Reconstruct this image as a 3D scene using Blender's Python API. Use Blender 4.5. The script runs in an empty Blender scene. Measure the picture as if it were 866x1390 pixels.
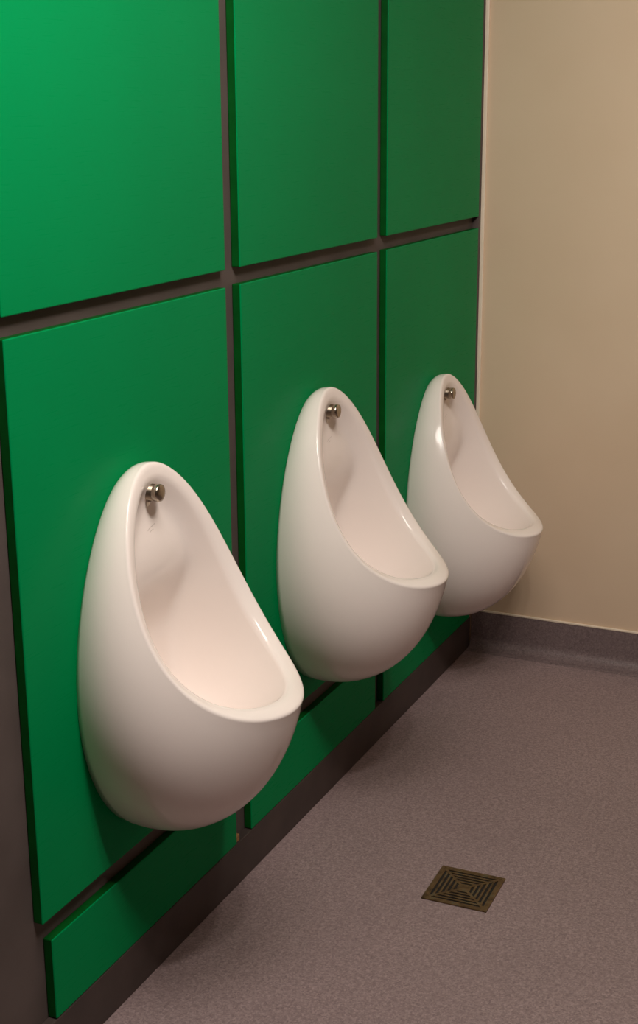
import bpy, bmesh, math, random
from mathutils import Vector, Matrix
sc = bpy.context.scene
COL = sc.collection
PI = math.pi

# ------------------------------------------------------------------ helpers
def obj(name, bm, mat, parent=None, smooth=False):
    me = bpy.data.meshes.new(name)
    bmesh.ops.recalc_face_normals(bm, faces=bm.faces[:])
    bm.to_mesh(me); bm.free()
    if smooth:
        for p in me.polygons: p.use_smooth = True
    me.materials.append(mat)
    o = bpy.data.objects.new(name, me); COL.objects.link(o)
    if parent: o.parent = parent
    return o

def struct(name, bm, mat, smooth=False):
    o = obj(name, bm, mat, None, smooth); o['kind'] = 'structure'; return o

def tag(o, label, cat, group=None):
    o['label'] = label; o['category'] = cat
    if group: o['group'] = group
    return o

def thing(name, label, cat, loc, group=None):
    o = bpy.data.objects.new(name, None); COL.objects.link(o)
    o.location = loc; o.empty_display_size = .05
    return tag(o, label, cat, group)

def box(bm, x0, x1, y0, y1, z0, z1, bev=0.0, seg=2):
    r = bmesh.ops.create_cube(bm, size=1.0)
    vs = r['verts']
    for v in vs:
        v.co.x = x0 if v.co.x < 0 else x1
        v.co.y = y0 if v.co.y < 0 else y1
        v.co.z = z0 if v.co.z < 0 else z1
    if bev > 0:
        es = list({e for v in vs for e in v.link_edges})
        bmesh.ops.bevel(bm, geom=es, offset=bev, segments=seg, affect='EDGES', profile=.5)
    return bm

def bx(*a, **k): return box(bmesh.new(), *a, **k)

def lathe(bm, profile, mtx, n=40):
    """profile: list of (radius, height); revolved about local z, then mtx."""
    rings = []
    for r, h in profile:
        if r < 1e-6:
            rings.append([bm.verts.new(mtx @ Vector((0, 0, h)))])
        else:
            rings.append([bm.verts.new(mtx @ Vector((r*math.cos(2*PI*i/n), r*math.sin(2*PI*i/n), h))) for i in range(n)])
    for a, b in zip(rings[:-1], rings[1:]):
        for i in range(n):
            j = (i+1) % n
            if len(a) == 1 and len(b) == 1: continue
            if len(a) == 1: bm.faces.new((a[0], b[i], b[j]))
            elif len(b) == 1: bm.faces.new((a[i], b[0], a[j]))
            else: bm.faces.new((a[i], b[i], b[j], a[j]))
    return bm

def quad(pts):
    bm = bmesh.new(); bm.faces.new([bm.verts.new(p) for p in pts]); return bm

# ------------------------------------------------------------------ materials
def srgb(r, g, b):
    f = lambda c: (c/255/12.92) if c/255 <= .04045 else ((c/255+.055)/1.055)**2.4
    return (f(r), f(g), f(b), 1)

class Mat:
    def __init__(s, name, color, rough=.5, metal=0, **kw):
        s.m = bpy.data.materials.new(name); s.m.use_nodes = True
        s.nt = s.m.node_tree; s.b = s.nt.nodes['Principled BSDF']
        s.b.inputs['Base Color'].default_value = color
        s.b.inputs['Roughness'].default_value = rough
        s.b.inputs['Metallic'].default_value = metal
        for k, v in kw.items(): s.b.inputs[k.replace('_', ' ')].default_value = v
        s.tc = s.nt.nodes.new('ShaderNodeTexCoord')
    def n(s, t, **kw):
        x = s.nt.nodes.new(t)
        for k, v in kw.items():
            if hasattr(x, k): setattr(x, k, v)
            else: x.inputs[k].default_value = v
        return x
    def l(s, a, b): s.nt.links.new(a, b)
    def mapping(s, scale, src='Object'):
        mp = s.n('ShaderNodeMapping'); mp.inputs['Scale'].default_value = scale
        s.l(s.tc.outputs[src], mp.inputs['Vector']); return mp.outputs[0]
    def noise(s, scale, detail=4, vec=None, rough=.5):
        x = s.n('ShaderNodeTexNoise'); x.inputs['Scale'].default_value = scale
        x.inputs['Detail'].default_value = detail; x.inputs['Roughness'].default_value = rough
        s.l(vec if vec else s.tc.outputs['Object'], x.inputs['Vector']); return x.outputs['Fac']
    def ramp(s, fac, stops):
        r = s.n('ShaderNodeValToRGB'); e = r.color_ramp.elements
        while len(e) < len(stops): e.new(.5)
        for i, (p, c) in enumerate(stops): e[i].position = p; e[i].color = c
        s.l(fac, r.inputs[0]); return r.outputs[0]
    def mix(s, fac, a, b, mode='MIX'):
        x = s.n('ShaderNodeMix'); x.data_type = 'RGBA'; x.blend_type = mode
        for sock, v in ((x.inputs[0], fac), (x.inputs[6], a), (x.inputs[7], b)):
            if hasattr(v, 'is_output'): s.l(v, sock)
            else: sock.default_value = v
        return x.outputs[2]
    def bump(s, h, strength, dist=.001):
        b = s.n('ShaderNodeBump'); b.inputs['Strength'].default_value = strength
        b.inputs['Distance'].default_value = dist
        s.l(h, b.inputs['Height']); s.l(b.outputs[0], s.b.inputs['Normal'])
    def color(s, c): s.l(c, s.b.inputs['Base Color'])

# green laminate: near-flat colour, very fine horizontal grain
GREEN = Mat('green_laminate', srgb(0, 138, 68), .42, Specular_IOR_Level=.03)
g1 = GREEN.noise(1, 5, GREEN.mapping((6, 14, 320)))
g2 = GREEN.noise(2.2, 3)
GREEN.color(GREEN.mix(GREEN.ramp(g2, [(.35, (0, 0, 0, 1)), (.7, (1, 1, 1, 1))]), srgb(0, 130, 71), srgb(0, 135, 74)))
r_ = GREEN.ramp(g1, [(.3, (.26,)*3+(1,)), (.7, (.34,)*3+(1,))]); GREEN.l(r_, GREEN.b.inputs['Roughness'])
GREEN.bump(g1, .035, .0003)

EDGE = Mat('dark_green_panel_edge', srgb(0, 78, 22), .5, Specular_IOR_Level=.15)
e1 = EDGE.noise(30, 3); EDGE.color(EDGE.ramp(e1, [(.3, srgb(0, 72, 20)), (.7, srgb(2, 84, 25))]))

BACK = Mat('grey_brown_backing_board', srgb(90, 78, 74), .7)
b1 = BACK.noise(9, 4)
BACK.color(BACK.ramp(b1, [(.3, srgb(78, 67, 63)), (.7, srgb(90, 78, 74))]))

PLINTH = Mat('dark_brown_plinth', srgb(66, 55, 51), .55)
p1 = PLINTH.noise(14, 4)
PLINTH.color(PLINTH.ramp(p1, [(.3, srgb(60, 50, 47)), (.7, srgb(73, 61, 57))]))

CREAM = Mat('cream_wall_paint', srgb(214, 190, 158), .62, Specular_IOR_Level=.3)
c1 = CREAM.noise(3, 3); c2 = CREAM.noise(140, 3)
CREAM.color(CREAM.ramp(c1, [(.3, srgb(215, 189, 161)), (.7, srgb(220, 195, 168))]))
CREAM.bump(c2, .08, .001)

TAUPE = Mat('taupe_wall_paint', srgb(140, 124, 108), .7)
ta = TAUPE.noise(3, 3); TAUPE.color(TAUPE.ramp(ta, [(.3, srgb(146, 122, 112)), (.7, srgb(156, 132, 121))]))

SEAL = Mat('pale_cream_sealant', srgb(236, 218, 194), .45)
s1 = SEAL.noise(30, 2); SEAL.color(SEAL.ramp(s1, [(.3, srgb(236, 218, 194)), (.7, srgb(240, 223, 202))]))

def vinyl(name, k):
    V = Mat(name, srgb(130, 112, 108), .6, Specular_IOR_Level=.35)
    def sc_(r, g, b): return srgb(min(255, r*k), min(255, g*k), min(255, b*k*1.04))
    n1 = V.noise(120, 5, rough=.85)
    n2 = V.noise(5, 3)
    v = V.n('ShaderNodeTexVoronoi'); v.inputs['Scale'].default_value = 330
    V.l(V.tc.outputs['Object'], v.inputs['Vector'])
    base = V.ramp(n1, [(.30, sc_(92, 76, 74)), (.47, sc_(140, 121, 116)), (.56, sc_(153, 133, 127)), (.72, sc_(190, 168, 160))])
    speck = V.ramp(v.outputs['Color'], [(.0, sc_(98, 82, 82)), (.5, sc_(142, 123, 118)), (1, sc_(182, 160, 152))])
    c = V.mix(.45, base, speck)
    V.color(V.mix(V.ramp(n2, [(.3, (0, 0, 0, 1)), (.75, (.22, .22, .22, 1))]), c, sc_(120, 103, 100)))
    V.bump(n1, .25, .0008)
    return V
FLOORM = vinyl('speckled_grey_vinyl', 1.01)
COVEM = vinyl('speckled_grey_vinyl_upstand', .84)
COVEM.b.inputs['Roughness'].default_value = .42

CER = Mat('glazed_white_ceramic', srgb(236, 225, 218), .17, Specular_IOR_Level=.25, Coat_Weight=.5, Coat_Roughness=.025)
ce = CER.noise(4, 2); CER.color(CER.ramp(ce, [(.3, srgb(243, 231, 224)), (.7, srgb(246, 235, 228))]))

MARK = Mat('faint_grey_mark', srgb(165, 150, 142), .4)
mk_ = MARK.noise(80, 2); MARK.color(MARK.ramp(mk_, [(.3, srgb(188, 175, 166)), (.7, srgb(204, 190, 182))]))
CHROME = Mat('worn_chrome', srgb(176, 166, 152), .24, 1.0)
ch = CHROME.noise(60, 3); CHROME.l(CHROME.ramp(ch, [(.3, (.18,)*3+(1,)), (.7, (.34,)*3+(1,))]), CHROME.b.inputs['Roughness'])
TARN = Mat('dulled_chrome', srgb(138, 126, 112), .38, 1.0)
tn = TARN.noise(70, 3); TARN.color(TARN.ramp(tn, [(.3, srgb(122, 110, 96)), (.7, srgb(150, 138, 122))]))
BRASS = Mat('tarnished_drain_metal', srgb(92, 78, 52), .42, .75)
br = BRASS.noise(55, 4); BRASS.color(BRASS.ramp(br, [(.3, srgb(80, 64, 46)), (.55, srgb(124, 100, 68)), (.75, srgb(112, 112, 92))]))
DARK = Mat('drain_shade_black', srgb(22, 18, 14), .8)  # near-black: the shade under the grate put into the colour
dn = DARK.noise(40, 2); DARK.color(DARK.ramp(dn, [(.3, srgb(17, 14, 11)), (.7, srgb(27, 22, 17))]))
WOOD = Mat('raw_timber', srgb(168, 122, 74), .7)
wd = WOOD.noise(1, 4, WOOD.mapping((60, 60, 400))); WOOD.color(WOOD.ramp(wd, [(.3, srgb(140, 98, 58)), (.7, srgb(180, 134, 84))]))
CEIL = Mat('white_ceiling_paint', srgb(225, 218, 208), .8)
cn_ = CEIL.noise(50, 3); CEIL.bump(cn_, .05)

# ------------------------------------------------------------------ room shell
W = 1.364                    # back wall
XR, YF, H = 2.7, -3.3, 2.55
D = .018                     # panel thickness: panel faces lie in x = 0
struct('floor', bx(-.10, XR, YF, W+.10, -.08, 0), FLOORM.m)
struct('ceiling', bx(-.10, XR, YF, W+.10, H, H+.08), CEIL.m)
struct('wall_left', bx(-.10, -D, YF, W, 0, H), BACK.m)
struct('wall_back', bx(-.10, XR, W, W+.10, 0, H), CREAM.m)
struct('wall_right', bx(XR, XR+.10, YF-.1, W+.1, -.08, H), TAUPE.m)
struct('wall_front', bx(-.10, XR, YF-.10, YF, 0, H), TAUPE.m)
ZK0, ZK1, ZM0, ZM1, ZU0, ZU1 = .0925, .234, .2725, 1.1775, 1.2077, 2.12
# plinth under the panels
struct('baseboard_left', bx(-D, -.0005, -.90, W-.012, 0, ZK0-.0015, bev=.002), PLINTH.m)
# coved vinyl upstand on the back wall (profile swept along x)
def cove():
    bm = bmesh.new()
    R = .032; prof = [(W-.0045, .1075), (W-.0045, R+.004)]
    for i in range(1, 9):
        a = (PI/2)*i/9
        prof.append((W-.0045-R*(1-math.cos(a)), R+.004-R*math.sin(a)))
    prof += [(W-.0045-R-.006, .003), (W-.0045-R-.012, .0004), (W, .0004), (W, .1075)]
    a = [bm.verts.new((.0005, y, z)) for y, z in prof]; b = [bm.verts.new((XR, y, z)) for y, z in prof]
    n = len(prof)
    for i in range(n):
        j = (i+1) % n; bm.faces.new((a[i], a[j], b[j], b[i]))
    bm.faces.new(a); bm.faces.new(list(reversed(b)))
    return bm
struct('baseboard_back', cove(), COVEM.m)
struct('trim_1', bx(.0005, XR, W-.006, W, .1076, .1135, bev=.0015), SEAL.m)          # bead above the upstand
struct('trim_2', bx(-D, -.0005, W-.020, W-.0005, .1135, H-.002), BACK.m)             # closing strip at the corner
struct('trim_3', bx(-.0004, .010, W-.0075, W-.0003, .1137, H-.002, bev=.002), SEAL.m)    # sealant up the corner

# ------------------------------------------------------------------ green panels
colsY = [(-.694, -.0548), (0.0, .6456), (.700, 1.3425)]
kickY = [(-.674, -.064), (-.001, .6456), (.697, 1.3435)]
pos = ['nearest the camera', 'in the middle column', 'beside the cream wall']
G = 'green wall panels'
def panel(y0, y1, z0, z1):
    o = obj('green_panel', bx(-D+.0006, 0, y0, y1, z0, z1, bev=.0018), GREEN.m)
    o.data.materials.append(EDGE.m)
    for p in o.data.polygons:
        if p.center.x < -.0018: p.material_index = 1
    return o
for i, (y0, y1) in enumerate(colsY):
    tag(panel(y0, y1, ZU0, ZU1),
        ['tall green laminate panel at top left, above the largest nearest urinal',
         'tall green laminate panel of the upper row, above the middle urinal',
         'shaded green laminate panel of the upper row, beside the cream wall'][i], 'panel', G)
    tag(panel(y0, y1, ZM0, ZM1),
        ['green laminate panel of the lower row carrying the nearest urinal',
         'green laminate panel of the lower row carrying the middle urinal',
         'green laminate panel of the lower row carrying the low far urinal by the cream wall'][i], 'panel', G)
    k0, k1 = kickY[i]
    tag(panel(k0, k1, ZK0, ZK1),
        ['low green strip panel on the dark plinth under the nearest urinal',
         'low green strip panel on the dark plinth under the middle urinal',
         'low green strip panel on the dark plinth under the far urinal'][i], 'panel', G)
tag(obj('timber_packer', bx(-D+.0006, -.004, -.060, -.046, ZK0-.0015, ZK0+.012, bev=.001), WOOD.m),
    'tiny raw timber block at the foot of the gap between the low green panels', 'wood block')

# ------------------------------------------------------------------ urinals
NT = 192
RC_X = (.1336, -.1244, .0258, -.0047); RC_Z = (.735, .1995, .0136, -.0089); RC_W = (.1585, -.0154, -.0012, -.0009)
BC_Z = (.611, .3173, .0069, -.0095); BC_W = (.1696, -.0001, -.0119, .0017)
def cs(c, t): return sum(a*math.cos(k*t) for k, a in enumerate(c))
def sn(c, t): return sum(a*math.sin((k+1)*t) for k, a in enumerate(c))
NOPEN = Vector((.80, 0, .60))
CEN = Vector((.125, 0, .715))
def bez(p0, p1, p2, p3, v):
    return p0*(1-v)**3 + p1*3*v*(1-v)**2 + p2*3*v*v*(1-v) + p3*v**3
def softmax(a, lo, k=.008):
    return lo + k*math.log1p(math.exp(min(40, (a-lo)/k))) if (a-lo)/k < 40 else a

def sstep(a, b, x):
    t = max(0, min(1, (x-a)/(b-a))); return t*t*(3-2*t)
def back_x(z):
    # the back of the bowl stands forward behind the spreader, then hollows out below a soft ridge
    return .011 + .034*sstep(.935, .77, z)*sstep(.64, .765, z)
def bowl_mesh():
    bm = bmesh.new()
    NV = 20
    rings = []          # list over v of list over t
    ts = [2*PI*i/NT for i in range(NT)]
    Rr = [Vector((cs(RC_X, t), sn(RC_W, t), cs(RC_Z, t))) for t in ts]
    for j in range(NV+1):
        v = j/NV; ring = []
        for t, R in zip(ts, Rr):
            q = (1-math.cos(t))/2
            B = Vector((0, sn(BC_W, t), cs(BC_Z, t))); rad = Vector((0, math.sin(t), math.cos(t)))
            P1 = B.lerp(R, 1/3) + rad*(.0073+.0061*q+.0799*q*q); P1.x += .0877*q*q
            P2 = B.lerp(R, 2/3) + rad*(.0042+.0171*q+.0272*q*q); P2.x += .0663*q*q
            ring.append(bez(B, P1, P2, R, v))
        rings.append(ring)
    # rolled rim
    inw = []
    for R in Rr:
        d = CEN-R; d -= NOPEN*d.dot(NOPEN); d.normalize(); inw.append(d)
    for a, h in ((.0012, .0020), (.0035, .0032), (.007, .0030), (.012, .0012), (.019, -.0018), (.0255, -.0055), (.030, -.0115)):
        rings.append([R + i*a + NOPEN*h for R, i in zip(Rr, inw)])
    Q0 = rings[-1]
    dirn = Vector((-.52, 0, -.855)).normalized()
    NS = 44
    for j in range(1, NS):
        s = 1-(j/NS)**1.25
        ring = []
        for t, Q in zip(ts, Q0):
            q = (1-math.cos(t))/2
            Hm = .235
            P = CEN + (Q-CEN)*s + dirn*(Hm*(1-s**3.0))
            P.x = softmax(P.x, back_x(P.z), .006)
            ring.append(P)
        # keep continuity with the rim: blend first rings
        rings.append(ring)
    Pc = CEN + dirn*.235; Pc.x = softmax(Pc.x, back_x(Pc.z), .006)
    vr = [[bm.verts.new(p) for p in ring] for ring in rings]
    for a, b in zip(vr[:-1], vr[1:]):
        for i in range(NT):
            k = (i+1) % NT
            bm.faces.new((a[i], a[k], b[k], b[i]))
    c = bm.verts.new(Pc)
    for i in range(NT): bm.faces.new((vr[-1][i], vr[-1][(i+1) % NT], c))
    # flat back against the panel
    cb = bm.verts.new((0, 0, .60))
    for i in range(NT): bm.faces.new((vr[0][(i+1) % NT], vr[0][i], cb))
    return bm

def make_urinal(label, loc):
    r = thing('urinal', label, 'urinal', loc, 'white wall urinals')
    bw = obj('bowl', bowl_mesh(), CER.m, r, True)
    mk = obj('maker_mark', mark_mesh(bw), MARK.m, r); mk['label'] = 'faint grey mark under the spreader'
    # spreader: short chrome barrel standing out of the back of the bowl, domed cap, nozzle below
    ax = Matrix.Translation((.009, 0, SPZ)) @ Matrix.Rotation(PI/2, 4, 'Y')
    s = obj('spreader', lathe(bmesh.new(), [(0, 0), (.0150, 0), (.0150, .003), (.0136, .004), (.0136, .035), (.0118, .036), (0, .036)], ax), TARN.m, r, True)
    obj('cap', lathe(bmesh.new(), [(0, .0345), (.0122, .0345), (.0143, .0362), (.0146, .0435), (.0136, .0463), (.010, .0476), (0, .048)], ax), CHROME.m, s, True)
    nz = Matrix.Translation((.033, 0, SPZ-.008)) @ Matrix.Rotation(PI, 4, 'X') @ Matrix.Rotation(-.35, 4, 'Y')
    obj('nozzle', lathe(bmesh.new(), [(0, 0), (.0055, 0), (.0055, .011), (.0042, .012), (.0042, .0155), (.0028, .0165), (0, .0165)], nz, 20), CHROME.m, s, True)
    return r
SPZ = .892
def mark_mesh(bowl):
    # faint maker's mark under the spreader: two fine curved strokes laid on the back of the bowl
    from mathutils.bvhtree import BVHTree
    b = bmesh.new(); b.from_mesh(bowl.data); tree = BVHTree.FromBMesh(b)
    bm = bmesh.new()
    for pts in ([(-.012, -.002), (-.006, .0005), (0, .002), (.006, .0025), (.013, .0045)], [(-.007, -.0055), (-.001, -.0035), (.005, -.003)]):
        prev = None
        for y, z in pts:
            row = []
            for dz in (-.0005, .0005):
                h = tree.ray_cast(Vector((.25, y, SPZ-.060+z+dz)), Vector((-1, 0, 0)))[0]
                row.append(bm.verts.new((h.x+.0003, h.y, h.z)))
            if prev: bm.faces.new((prev[0], row[0], row[1], prev[1]))
            prev = row
    b.free(); return bm
def dup(root, loc, label):
    r = root.copy(); COL.objects.link(r); r.location = loc; r['label'] = label
    for ch in list(root.children):
        c = ch.copy(); COL.objects.link(c); c.parent = r
        for g in list(ch.children):
            d = g.copy(); COL.objects.link(d); d.parent = c
    return r
u = make_urinal('large white ceramic urinal with chrome spreader, nearest on the green panels', (.0004, -.3902, 0))
dup(u, (.0004, .3071, -.0016), 'white ceramic bowl urinal in the middle, between the two other urinals')
dup(u, (.0004, 1.0138, -.0923), 'white ceramic urinal hung lowest, farthest away beside the cream wall')

# ------------------------------------------------------------------ floor drain
fd = thing('floor_drain', 'square tarnished metal floor drain with slotted grate set in grey vinyl', 'drain', (.4125, .105, .0003))
fd.rotation_euler.z = .02
a = .066
obj('shade_plate', bx(-a+.004, a-.004, -a+.004, a-.004, 0, .0006), DARK.m, fd)  # flat dark plate on the floor, painted as the shade down the drain
fr = bmesh.new()
for s in (-1, 1):
    box(fr, *(sorted((s*a, s*(a-.007)))), -a, a, 0, .0032, bev=.0008)
    box(fr, -a+.007, a-.007, *(sorted((s*a, s*(a-.007)))), 0, .0032, bev=.0008)
obj('frame', fr, BRASS.m, fd)
gr = bmesh.new()
for k in range(4):                       # four quadrants of bars parallel to the edges
    M = Matrix.Rotation(k*PI/2, 4, 'Z')
    for m in range(6):
        y = .009 + m*.0092
        n0 = len(gr.verts)
        b = bmesh.new(); hw = y-.001
        box(b, -hw, hw, y, y+.0045, .0008, .0026, bev=.0004)
        for v in b.verts: v.co = M @ v.co
        tmp = bpy.data.meshes.new('t'); b.to_mesh(tmp); b.free(); gr.from_mesh(tmp); bpy.data.meshes.remove(tmp)
    b = bmesh.new(); box(b, .004, .083, -.0028, .0028, .0008, .0024)
    M2 = Matrix.Rotation(k*PI/2+PI/4, 4, 'Z')
    for v in b.verts: v.co = M2 @ v.co
    tmp = bpy.data.meshes.new('t'); b.to_mesh(tmp); b.free(); gr.from_mesh(tmp); bpy.data.meshes.remove(tmp)
box(gr, -.009, .009, -.009, .009, .0008, .0026, bev=.0004)
obj('grate', gr, BRASS.m, fd)

# ------------------------------------------------------------------ lights
def area(name, loc, size, power, color, target=None, spread=PI, shape='DISK'):
    l = bpy.data.lights.new(name, 'AREA'); l.shape = shape; l.size = size; l.energy = power
    l.color = color; l.spread = spread
    o = bpy.data.objects.new(name, l); COL.objects.link(o); o.location = loc
    if target is not None:
        o.rotation_euler = (Vector(target)-Vector(loc)).to_track_quat('-Z', 'Y').to_euler()
    return o
WARM = (1, .925, .86)
# big soft ceiling light close to the panels, small bare spots farther out, two recessed lights over the back wall
area('ceiling_light', (.58, -.85, 2.5), .8, 21, WARM, target=(.15, -.55, 1.0))
for dx, dy in ((0, 0), (.17, -.15), (-.13, -.19)):
    area('spotlight', (1.22+dx, -.95+dy, 2.48), .085, 7.5, WARM, target=(0, -.5+dy, 1.35))
for dx in (0, .5):
    area('downlight', (1.25+dx, -.05, 2.5), .12, 2.3, WARM, target=(1.0+dx, 1.364, 1.4), spread=math.radians(84))
w = bpy.data.worlds.new('World'); sc.world = w; w.use_nodes = True
w.node_tree.nodes['Background'].inputs[0].default_value = (1, .88, .78, 1)
w.node_tree.nodes['Background'].inputs[1].default_value = .015

# ------------------------------------------------------------------ camera
cam = bpy.data.cameras.new('Camera'); co = bpy.data.objects.new('Camera', cam); COL.objects.link(co)
yaw, pit, rol = map(math.radians, (-24.76665598, -15.85323599, -.3883955))
fw = Vector((math.sin(yaw)*math.cos(pit), math.cos(yaw)*math.cos(pit), math.sin(pit)))
r0 = Vector((math.cos(yaw), -math.sin(yaw), 0)); u0 = r0.cross(fw)
rr = r0*math.cos(rol)+u0*math.sin(rol); uu = -r0*math.sin(rol)+u0*math.cos(rol)
co.matrix_world = Matrix(((rr.x, uu.x, -fw.x, 1.19030), (rr.y, uu.y, -fw.y, -2.25002), (rr.z, uu.z, -fw.z, 1.47365), (0, 0, 0, 1)))
cam.sensor_fit = 'VERTICAL'; cam.sensor_height = 36; cam.lens = 1911.76/1390*36
cam.clip_start = .05
sc.camera = co
sc.view_settings.view_transform = 'Standard'
sc.view_settings.look = 'None'
sc.view_settings.exposure = .1
